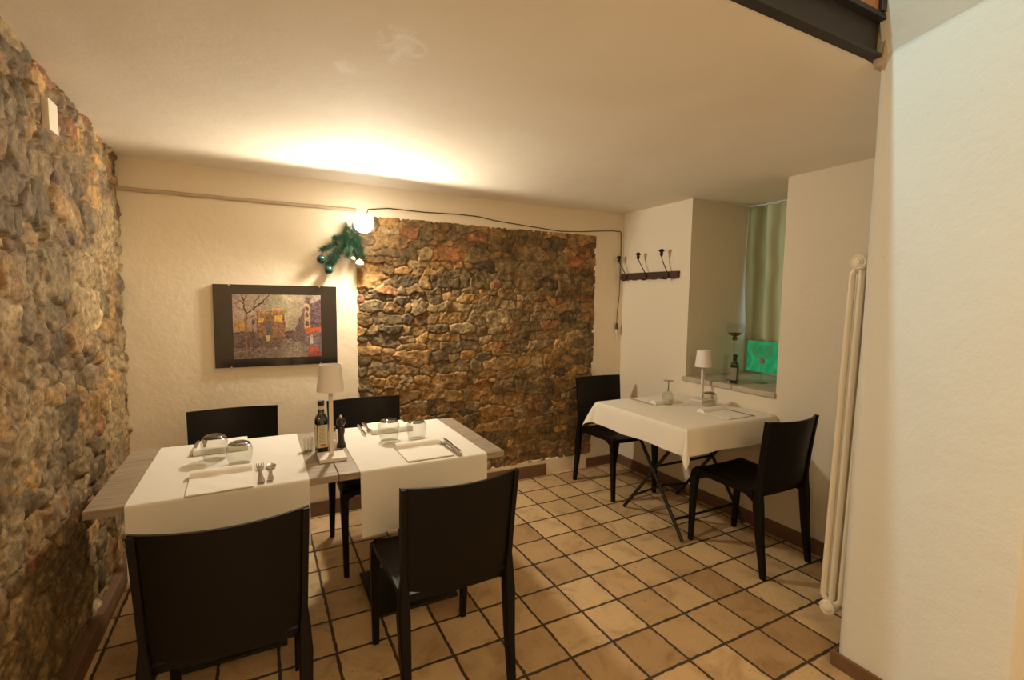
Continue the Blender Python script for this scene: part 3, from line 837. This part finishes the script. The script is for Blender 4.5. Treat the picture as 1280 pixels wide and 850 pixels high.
def bottle(loc, label, rz=0, cap=True, gold=False, name='oil_bottle', H=.238):
    t = empty(name, loc, rz, label, 'bottle')
    k = H/.238
    sec = []
    mb = MB()
    prof_ = [(0.0225, 0), (.0235, .004), (.0235, .150), (.021, .166), (.0125, .180), (.0115, .186), (.0115, .200)]
    secs = [((0, 0, z*k), r, r) for r, z in prof_]
    mb.loft(secs); mb.build('body', M['bottle'], t, 40)
    MB().lathe([(.0122, .198*k), (.0128, .199*k), (.0128, .218*k), (.0, .2185*k)], 18).build('neck_band', M['label'] if not gold else M['capdark'], t, 40)
    MB().lathe([(.0135, .216*k), (.0145, .218*k), (.0145, .238*k), (.0, .2385*k)], 18).build('cap', M['capdark'], t, 40)
    lb = MB().box((-.0205, -.0243, .030*k), (.0205, -.0236, .132*k)).box((.0236, -.0205, .030*k), (.0243, .0205, .132*k)).box((-.0243, -.0205, .030*k), (-.0236, .0205, .132*k)).build('label', M['label'] if not gold else M['labeltxt'], t)
    tx = MB()
    if not gold:
        for i in range(13):
            z = (.052+.006*i)*k; tx.box((-.017, -.0246, z), (.017-.004*(i % 3), -.0243, z+.0022))
        tx.build('printed_lines', M['labeltxt'], lb)
        MB().box((-.012, -.0247, .036*k), (.012, -.0243, .046*k)).build('red_mark', M['labelred'], lb)
    else:
        tx.box((-.014, -.0246, .070*k), (.014, -.0243, .088*k)).box((-.010, -.0246, .05*k), (.010, -.0243, .062*k)).build('gold_mark', M['labelgold'], lb)
    return t
bottle((.238, 2.295, .7505), 'dark green oil bottle with cream label behind the lamp on the long table', .15)
# pepper grinder
pg = empty('pepper_mill', (.330, 2.350, .7505), 0, 'dark wood pepper mill with chrome top behind the lamp', 'pepper mill')
MB().lathe([(.021, 0), (.022, .006), (.015, .03), (.013, .055), (.018, .08), (.014, .092), (.012, .098), (0, .098)], 24).build('body', M['grind'], pg, 60)
MB().lathe([(.013, .099), (.019, .108), (.021, .120), (.018, .132), (.008, .139), (0, .140)], 24).build('head', M['grind'], pg, 60)
MB().lathe([(.0, .1395), (.007, .140), (.0075, .147), (.003, .152), (0, .1525)], 16).build('knob', M['steel'], pg, 60)
# salt grinder / glass cruet
cr = empty('salt_mill', (.287, 2.318, .7505), 0, 'clear glass salt mill between the oil bottle and the pepper mill', 'salt mill')
oo = [(.019, 0), (.020, .004), (.017, .045), (.020, .07), (.015, .085)]
MB().lathe(oo+[(r-.002, z) for r, z in reversed(oo[1:])]+[(0, .004)], 24).build('body', M['glass'], cr, 60)
MB().lathe([(.0, .0045), (.0172, .005), (.0145, .045), (0, .046)], 20).build('salt', M['salt'], cr, 60)
MB().lathe([(.0155, .086), (.018, .092), (.014, .108), (0, .110)], 20).build('cap', M['smoke_glass'], cr, 60)
# small glass with sachets
sg = empty('sachet_glass', (.186, 2.345, .7505), 0, 'small clear glass with paper sachets left of the oil bottle', 'glass')
oo = [(.020, 0), (.0205, .003), (.026, .062)]
MB().lathe(oo+[(r-.0015, z) for r, z in reversed(oo[1:])]+[(0, .003)], 24).build('bowl', M['glass'], sg, 60)
pk = MB()
for k, a in enumerate((-.35, -.05, .25)):
    x = -.012+.012*k; pk.add([(x-.001, -.012, .004), (x-.001, .012, .004), (x-.001+a*.02, .014, .066), (x-.001+a*.02, -.014, .068), (x+.001, -.012, .004), (x+.001, .012, .004), (x+.001+a*.02, .014, .066), (x+.001+a*.02, -.014, .068)],
                                [(0, 1, 2, 3), (4, 7, 6, 5), (0, 4, 5, 1), (1, 5, 6, 2), (2, 6, 7, 3), (3, 7, 4, 0)])
pk.build('sachet', M['napkin'], sg); C.objects[-1]['kind'] = 'stuff'

# sill things
bottle((2.905, 2.235, NZ), 'dark bottle with gold mark standing on the window sill', .4, gold=True, H=.20, name='vinegar_bottle')
def goblet(loc, H, R, label, fill):
    t = empty('glass_goblet', loc, 0, label, 'goblet', 'tall glass goblets on the window sill')
    MB().lathe([(.045, 0), (.046, .004), (.012, .012), (.008, .03), (.006, H*.5), (.0075, H-.085), (.004, H-.082)], 28).build('stem', M['glass'], t, 60)
    MB().lathe([(.005, H-.100), (.016, H-.098), (.017, H-.075), (.009, H-.070), (0, H-.069)], 20).build('collar', M['smoke_glass'] if fill else M['rose'], t, 60)
    ou_ = []
    for k in range(13):
        a = -PI/2+k/12*(PI*.72); ou_.append((max(.0005, R*math.cos(a)), H-.07+R*.92+R*.92*math.sin(a)))
    MB().lathe(ou_+[(max(.0003, r-.0016), z+.0006) for r, z in reversed(ou_)], 32).build('bowl', M['glass'], t, 60)
    if fill:
        f = [(max(.0003, r-.002), z+.001) for r, z in ou_[:6]]+[(0, ou_[5][1]+.006)]
        MB().lathe(f, 28).build('dried_petals', M['potpourri'], t, 60)
    return t
goblet((3.02, 2.335, NZ), .385, .062, 'tall glass goblet filled with brown petals, behind the sill bottle', True)
goblet((3.10, 2.170, NZ), .235, .066, 'shorter glass goblet in front of the green pane', False)
vs = MB(); oo = [(.014, 0), (.015, .01), (.013, .12), (.016, .19)]
vs.lathe(oo+[(r-.0015, z) for r, z in reversed(oo[1:])]+[(0, .01)], 20)
o = vs.build('bud_vase', M['glass'], None, 60); o.location = (2.925, 2.325, NZ); tag(o, 'slim clear glass vase left of the bottle on the window sill', 'vase')

# ------------------------------------------------------------------ picture on the back wall
px0, px1, pz0, pz1 = -.234, .455, 1.020, 1.520
pf = empty('framed_picture', ((px0+px1)/2, YB, pz0), 0, 'glazed street painting with wide black mat on the plaster wall', 'picture')
def loc_box(a, b): return MB().box((a[0]-(px0+px1)/2, a[1]-YB, a[2]-pz0), (b[0]-(px0+px1)/2, b[1]-YB, b[2]-pz0))
mm = NT('black_mat_under_glass'); mm.col((.020, .016, .013)); mm.set(Roughness=.10); mm.b.inputs['Specular IOR Level'].default_value = .6
o = loc_box((px0, YB-.016, pz0), (px1, YB-.002, pz1)).build('black_mat', mm.m, pf)
AW, AH = 200, 158
ax0, ax1, az0, az1 = -.136, .358, 1.070, 1.462
uu, vv = np.meshgrid(np.linspace(0, 1, AW), np.linspace(0, 1, AH), indexing='ij')   # v up
N_ = lambda s_, seed: vnoise(uu*1.26, vv, s_, seed, 3)
uu0, vv0 = uu, vv
uu = uu+N_(.05, 90)*.035; vv = vv+N_(.04, 91)*.045
sky = np.array([.42, .27, .20])[None, None]*(1-vv[..., None])+np.array([.36, .30, .26])[None, None]*vv[..., None]
cl = np.exp(-((uu-.56)/.16)**2-((vv-.72)/.35)**2)[..., None]; img = sky*(1-cl)+np.array([.52, .48, .34])*cl
cl = np.exp(-((uu-.47)/.10)**2-((vv-.86)/.07)**2)[..., None]*.6; img = img*(1-cl)+np.array([.22, .28, .24])*cl
img = img*(1+N_(.12, 31)[..., None]*.8)
def paint(mask, colr, n=.05, amp=1.2, seed=40):
    global img
    m = np.clip(mask, 0, 1)[..., None]; c_ = np.array(colr)[None, None]*(1+N_(n, seed)[..., None]*amp); img = img*(1-m)+c_*m
box_ = lambda a, b, c_, d: ((uu > a) & (uu < b) & (vv > c_) & (vv < d)).astype(float)
wig = N_(.04, 50)*.04
paint(((vv+wig) < .42).astype(float), (.13, .09, .085), .03, 1.6, 51)            # street and crowd
paint(((vv+wig) < .17).astype(float), (.20, .15, .14), .02, 1.6, 52)
rf_ = np.exp(-((uu-.68)/.14)**2)*((vv+wig) < .30)*.6; paint(rf_, (.42, .37, .30), .015, 1.8, 53)
paint(box_(.0, .13, .46, .58), (.50, .30, .10), .03, 1.0, 54)
paint(((uu > .25) & (uu < .575) & (vv > .32) & (vv < .70+.05*np.sqrt(np.clip((uu-.25)/.3, 0, 1))+wig)).astype(float), (.25, .14, .085), .025, 1.8, 55)
paint(box_(.25, .58, .70, .745), (.40, .23, .10), .012, 1.8, 56)
paint(box_(.43, .56, .76, .80), (.62, .40, .14), .02, .9, 57)
paint(box_(.27, .33, .56, .63), (.75, .46, .12), .02, .8, 58); paint(box_(.46, .545, .58, .68), (.70, .42, .10), .02, .8, 59)
paint(box_(.37, .42, .34, .58), (.13, .12, .14), .03, 1.2, 60)
tw = ((uu > .66+(.82-.66)*np.clip((vv-.3)/.62, 0, 1)+wig) & (uu < .88) & (vv > .25) & (vv < .97-.8*np.abs(uu-.83))).astype(float)
paint(tw, (.17, .12, .115), .02, 1.4, 61)
paint(box_(.80, .865, .46, .86), (.48, .36, .25), .03, .6, 62)
for z_ in (.78, .68, .54): paint((((uu-.832)/.02)**2+((vv-z_)/.04)**2 < 1).astype(float), (.15, .08, .07), .03, .5, 63)
paint(((uu > .88) & (vv > .2) & (vv < .93-.7*np.abs(uu-.99))).astype(float), (.15, .10, .13), .025, 1.6, 64)
paint(box_(.81, 1.0, .40, .47), (.62, .13, .05), .03, .7, 65)
paint(box_(.81, 1.0, .17, .40), (.20, .15, .19), .02, 1.8, 66); paint(box_(.86, .90, .20, .36), (.55, .48, .40), .02, .6, 67)
paint(box_(.86, .97, .08, .15), (.62, .10, .05), .03, .6, 68); paint(box_(.84, 1.0, .0, .07), (.34, .08, .07), .02, 1.2, 69)
paint(box_(.35, .40, .27, .37), (.60, .50, .20), .03, .6, 70)
def strokes(pts, wd, colr):
    for (a, b, c_, d) in pts:
        L = math.hypot(c_-a, d-b); q = np.clip(((uu-a)*(c_-a)+(vv-b)*(d-b))/L**2, 0, 1)
        dist = np.hypot((uu-a-q*(c_-a))*1.26, vv-b-q*(d-b)); paint((dist < wd*(1-.4*q)).astype(float), colr, .03, .6, 71)
strokes([(.13, .0, .145, .72)], .017, (.26, .14, .07)); strokes([(.145, .70, .10, .99), (.145, .70, .30, .85), (.30, .85, .40, .99)], .011, (.07, .045, .04))
strokes([(.12, .85, .03, .95), (.115, .9, .17, 1.0), (.22, .78, .24, .93), (.13, .75, .04, .80), (.28, .84, .36, .86), (.08, .9, .02, .86), (.24, .86, .30, .99), (.15, .62, .25, .68)], .0055, (.08, .05, .045))
strokes([(.215, .0, .215, .60)], .006, (.05, .04, .04)); paint(box_(.20, .23, .54, .60), (.12, .09, .08))
uu, vv = uu0, vv0; img = img*(1+N_(.012, 95)[..., None]*1.2)*np.array([.85, .78, .70]); img = np.clip(img, .01, .9)
me = bpy.data.meshes.new('painting'); ci_, cj_ = np.meshgrid(np.arange(AW), np.arange(AH), indexing='ij')
P_ = np.stack([ax0+(ax1-ax0)*uu0-(px0+px1)/2, np.full(uu.shape, -.0168), az0+(az1-az0)*vv0-pz0], -1).reshape(-1, 3)
idx = np.arange(AW*AH).reshape(AW, AH); F = np.stack([idx[:-1, :-1].ravel(), idx[1:, :-1].ravel(), idx[1:, 1:].ravel(), idx[:-1, 1:].ravel()], 1)
me.from_pydata(P_.tolist(), [], F.tolist()); at = me.color_attributes.new('Col', 'FLOAT_COLOR', 'POINT')
at.data.foreach_set('color', np.concatenate([img.reshape(-1, 3), np.ones((AW*AH, 1))], 1).ravel().astype(np.float32))
t = NT('painted_print'); a_ = t.n('Attribute', attribute_name='Col'); t.l(a_.outputs['Color'], t.b.inputs['Base Color']); t.set(Roughness=.15); me.materials.append(t.m)
o = bpy.data.objects.new('painting', me); C.objects.link(o); o.parent = pf
for (a, b_) in ((-.150, pz1), (.352, pz1), (-.150, pz0), (.352, pz0)):
    MB().box((a-.004-(px0+px1)/2, -.019, (b_-pz0)-.007 if b_ > 1.2 else -.003), (a+.004-(px0+px1)/2, 0, (b_-pz0)+.003 if b_ > 1.2 else .007)).build('clip', M['steel'], pf)

# ------------------------------------------------------------------ wall lamp, its cable
wlp = empty('wall_lamp', (BULB[0], YB, BULB[2]), 0, 'glowing round globe bulb on the back wall over the picture and the stone edge', 'wall lamp')
sp = MB(); pr_ = [(.062*math.sin(k/16*PI), -.062*math.cos(k/16*PI)) for k in range(17)]; pr_[0] = (0, -.062); pr_[-1] = (0, .062)
sp.lathe(pr_, 32, (0, BULB[1]-YB, 0), 'y'); sp.build('globe', M['bulb'], wlp, 80)
MB().lathe([(.0, .063), (.022, .064), (.024, .11), (.03, .115), (.03, .16), (.045, .162), (.045, .174), (0, .174)], 24, (0, BULB[1]-YB, 0), 'y').build('socket', M['capdark'], wlp, 50)
cb = MB()
cp = [(.64, YB-.015, 1.96), (.665, YB-.008, 2.035), (.80, YB-.008, 2.055), (1.05, YB-.008, 2.053), (1.30, YB-.007, 2.062), (1.46, YB-.007, 2.060), (1.60, YB-.007, 2.042), (1.85, YB-.007, 2.026), (2.10, YB-.007, 2.012), (2.20, YB-.007, 2.008), (2.42, YB-.007, 2.022), (2.50, YB-.007, 2.032), (2.70, YB-.007, 2.050), (2.800, YB-.007, 2.052), (2.812, YB-.008, 2.035), (2.815, YB-.010, 1.80), (2.808, YB-.012, 1.50), (2.790, YB-.012, 1.33), (2.788, YB-.012, 1.262)]
cb.tube(cp, .0032, 8)
cw = tag(cb.build('lamp_cable', M['cable'], None, 60), 'thin black cable from the glowing bulb over the stone panel and down the corner', 'cable')
MB().lathe([(.006, .055), (.009, .05), (.013, .0), (0, -.001)], 14, (2.788, YB-.014, 1.205)).build('connector', M['capdark'], cw, 50)
MB().lathe([(.010, 0), (.013, -.02), (.010, -.035), (0, -.036)], 14, (2.788, YB-.014, 1.204)).build('plug', M['white_cable'], cw, 50)
MB().tube([(2.788, YB-.014, 1.170), (2.792, YB-.008, .9), (2.785, YB-.008, .5), (2.75, YB-.02, .20), (2.70, YB-.03, .09)], .0028, 8).build('white_cord', M['white_cable'], cw, 60)

# ------------------------------------------------------------------ christmas spray with baubles
ga = empty('pine_spray', (.48, YB, 1.70), 0, 'green artificial pine spray with red and gold balls hanging under the bulb', 'christmas decoration')
rng = random.Random(12)
pn = MB(); tw_ = MB()
br = [((.52, 1.93), (.50, 1.84), (.51, 1.78)), ((.51, 1.88), (.55, 1.78), (.59, 1.71)), ((.53, 1.84), (.47, 1.76), (.41, 1.70)), ((.51, 1.80), (.44, 1.73), (.40, 1.66)), ((.46, 1.80), (.41, 1.765), (.365, 1.752)), ((.55, 1.83), (.60, 1.76), (.625, 1.72)), ((.50, 1.78), (.46, 1.70), (.43, 1.665)), ((.56, 1.86), (.60, 1.80), (.61, 1.76)), ((.52, 1.86), (.47, 1.82), (.445, 1.83)), ((.54, 1.82), (.53, 1.76), (.52, 1.72)), ((.53, 1.90), (.57, 1.86), (.60, 1.83))]
for (a, b_, c_) in br:
    ya = rng.uniform(.02, .05)
    P3 = []
    for k in range(15):
        q = k/14; x = (1-q)**2*a[0]+2*q*(1-q)*b_[0]+q*q*c_[0]; z = (1-q)**2*a[1]+2*q*(1-q)*b_[1]+q*q*c_[1]
        P3.append(Vector((x-.48, -ya-.015*math.sin(q*PI), z-1.70)))
    tw_.tube(P3, .0022, 5)
    for k in range(14):
        for m in range(34):
            p = P3[k].lerp(P3[k+1], rng.random()); dr = (P3[k+1]-P3[k]).normalized()
            th = rng.uniform(0, 2*PI); rad = Vector((math.cos(th), rng.uniform(-1, 1)*.7, math.sin(th))).normalized()
            d = (dr*.55+rad).normalized()*rng.uniform(.020, .042)
            e = p+d
            if e.y > -.004: e.y = -.004
            s_ = d.cross(Vector((0, 1, .3))).normalized()*.0011
            n0 = len(pn.v); pn.v += [tuple(p-s_), tuple(p+s_), tuple(e+s_*.3+Vector((0, -.001, 0))), tuple(p+Vector((0, -.0012, 0)))]
            pn.f += [(n0, n0+1, n0+2), (n0, n0+2, n0+3), (n0+1, n0+3, n0+2), (n0, n0+3, n0+1)]
tw_.build('twig', M['twig'], ga, 60); C.objects[-1]['kind'] = 'stuff'
o = pn.build('needles', M['pine'], ga, fix=False); o['kind'] = 'stuff'
def ball(x, z, r, mat, nm, label=None):
    y = -.012-r
    prb = [(max(0, r*math.sin(k/14*PI)), -r*math.cos(k/14*PI)) for k in range(15)]
    prb[0] = (0, -r); prb[-1] = (0, r)
    o = MB().lathe(prb, 24, (x-.48, y, z-1.70)).tube([(x-.48, y, z-1.70+r*.97), (x-.48, y, z-1.70+r*1.18)], .003, 8).tube([(x-.48, y, z-1.70+r*1.15), (x-.47, y+.005, z-1.70+r+.04)], .0008, 5).build(nm, M[mat], ga, 60)
    if label: o['label'] = label
ball(.364, 1.690, .028, 'green_ball', 'bauble', 'dark green ball, left'); ball(.408, 1.625, .027, 'green_ball', 'bauble', 'dark green ball, lower')
ball(.447, 1.697, .013, 'red_ball', 'bauble', 'small red ball'); ball(.468, 1.792, .011, 'gold_ball', 'bauble', 'small gold ball')
ball(.560, 1.703, .017, 'white_ball', 'bauble', 'small white ball'); ball(.600, 1.672, .029, 'white_ball', 'bauble', 'larger white glitter ball')

# ------------------------------------------------------------------ coat rack on the right wall
ra = empty('coat_rack', (XR, 3.04, 1.66), 0, 'dark wooden coat rack with three tall knobbed hooks on the right wall', 'coat rack')
ry0, ry1 = -.335, .315
ol = [(ry0, .028), (ry1, .030)]; botm = []
for k in range(49):
    q = k/48; y = ry1+(ry0-ry1)*q
    botm.append((y, -.022-.010*abs(math.sin(q*PI*6))))
pl = [(ry0, .026), (ry1, .030)]+botm
mb = MB(); m = len(pl)
for X_ in (-.022, -.002):
    for y, z in pl: mb.v.append((X_, y, z))
mb.f.append(tuple(range(m))); mb.f.append(tuple(m+i for i in reversed(range(m))))
for i in range(m): mb.f.append((i, (i+1) % m, m+(i+1) % m, m+i))
mb.build('board', M['hookwood'], ra)
MB().tube([(-.012, ry1, -.012), (-.012, ry1+.03, -.010), (-.012, ry1+.05, -.020), (-.012, ry1+.055, -.033)], [.010, .010, .009, .005], 8).build('carved_end', M['hookwood'], ra, 60)
for k, (yb, yt, zt) in enumerate(((.235, .315, .155), (-.005, .075, .165), (-.245, -.185, .172))):
    h = MB().tube([(-.024, yb, -.005), (-.045, yb+.004, .03), (-.055, yb+(yt-yb)*.3, .07), (-.062, yb+(yt-yb)*.55, .105), (-.075, yt-.028, zt-.025)], .0038, 8).build('hook_rod', M['iron'], ra, 60)
    MB().lathe([(.004, -.040), (.009, -.034), (.013, -.022), (.012, -.010), (.010, -.006), (.022, .002), (.023, .007), (.015, .011), (.012, .018), (0, .020)], 18, (-.075, yt-.028, zt+.005)).build('knob', M['iron'], h, 60)
    MB().tube([(-.024, yb, .008), (-.035, yb, -.020), (-.052, yb, -.036), (-.072, yb, -.034), (-.080, yb, -.018)], .0036, 8).build('lower_hook', M['iron'], ra, 60)

# ------------------------------------------------------------------ radiator behind the pillar
rd = empty('radiator', (2.10, PY+.004, .13), 0, 'tall cream column radiator behind the near pillar', 'radiator')
H_ = 1.53; rd.rotation_euler = (math.radians(1.15), 0, 0)
for s_ in range(6):
    x = .028+.045*s_; sec = MB()
    for k, y in enumerate((.045, .080, .115)):
        zt = H_-.045 if k == 2 else H_-.01
        pts = [(x, .080, .035), (x, y, .075), (x, y, .12), (x, y, H_-.14), (x, y, H_-.09), (x, .080, H_-.04)]
        sec.tube(pts, [.012, .0125, .0125, .0125, .0125, .012], 12)
    sec.tube([(x-.0225, .080, .04), (x+.0225, .080, .04)], .027, 20).tube([(x-.0225, .080, H_-.045), (x+.0225, .080, H_-.045)], .027, 20)
    sec.build('section', M['radiator'], rd, 40)
for z in (.04, H_-.045):
    MB().lathe([(.031, .006), (.031, -.004), (.026, -.008), (.020, -.006), (.018, -.010), (.009, -.011), (.009, -.015), (0, -.016)], 28, (0, .080, z), 'x').build('end_plug', M['radiator'], rd, 35)
for z in (.35, 1.2): MB().tube([(.26, .0, z), (.26, .080, z)], .006).build('wall_bracket', M['radiator'], rd)

# ------------------------------------------------------------------ blank cover plate on the left stone wall
o = MB().box((XL-.012, 2.352, 2.035), (XL+.013, 2.442, 2.145), .003).build('cover_plate', M['cream_plastic'])
tag(o, 'blank cream cover plate high on the rough left stone wall', 'cover plate')
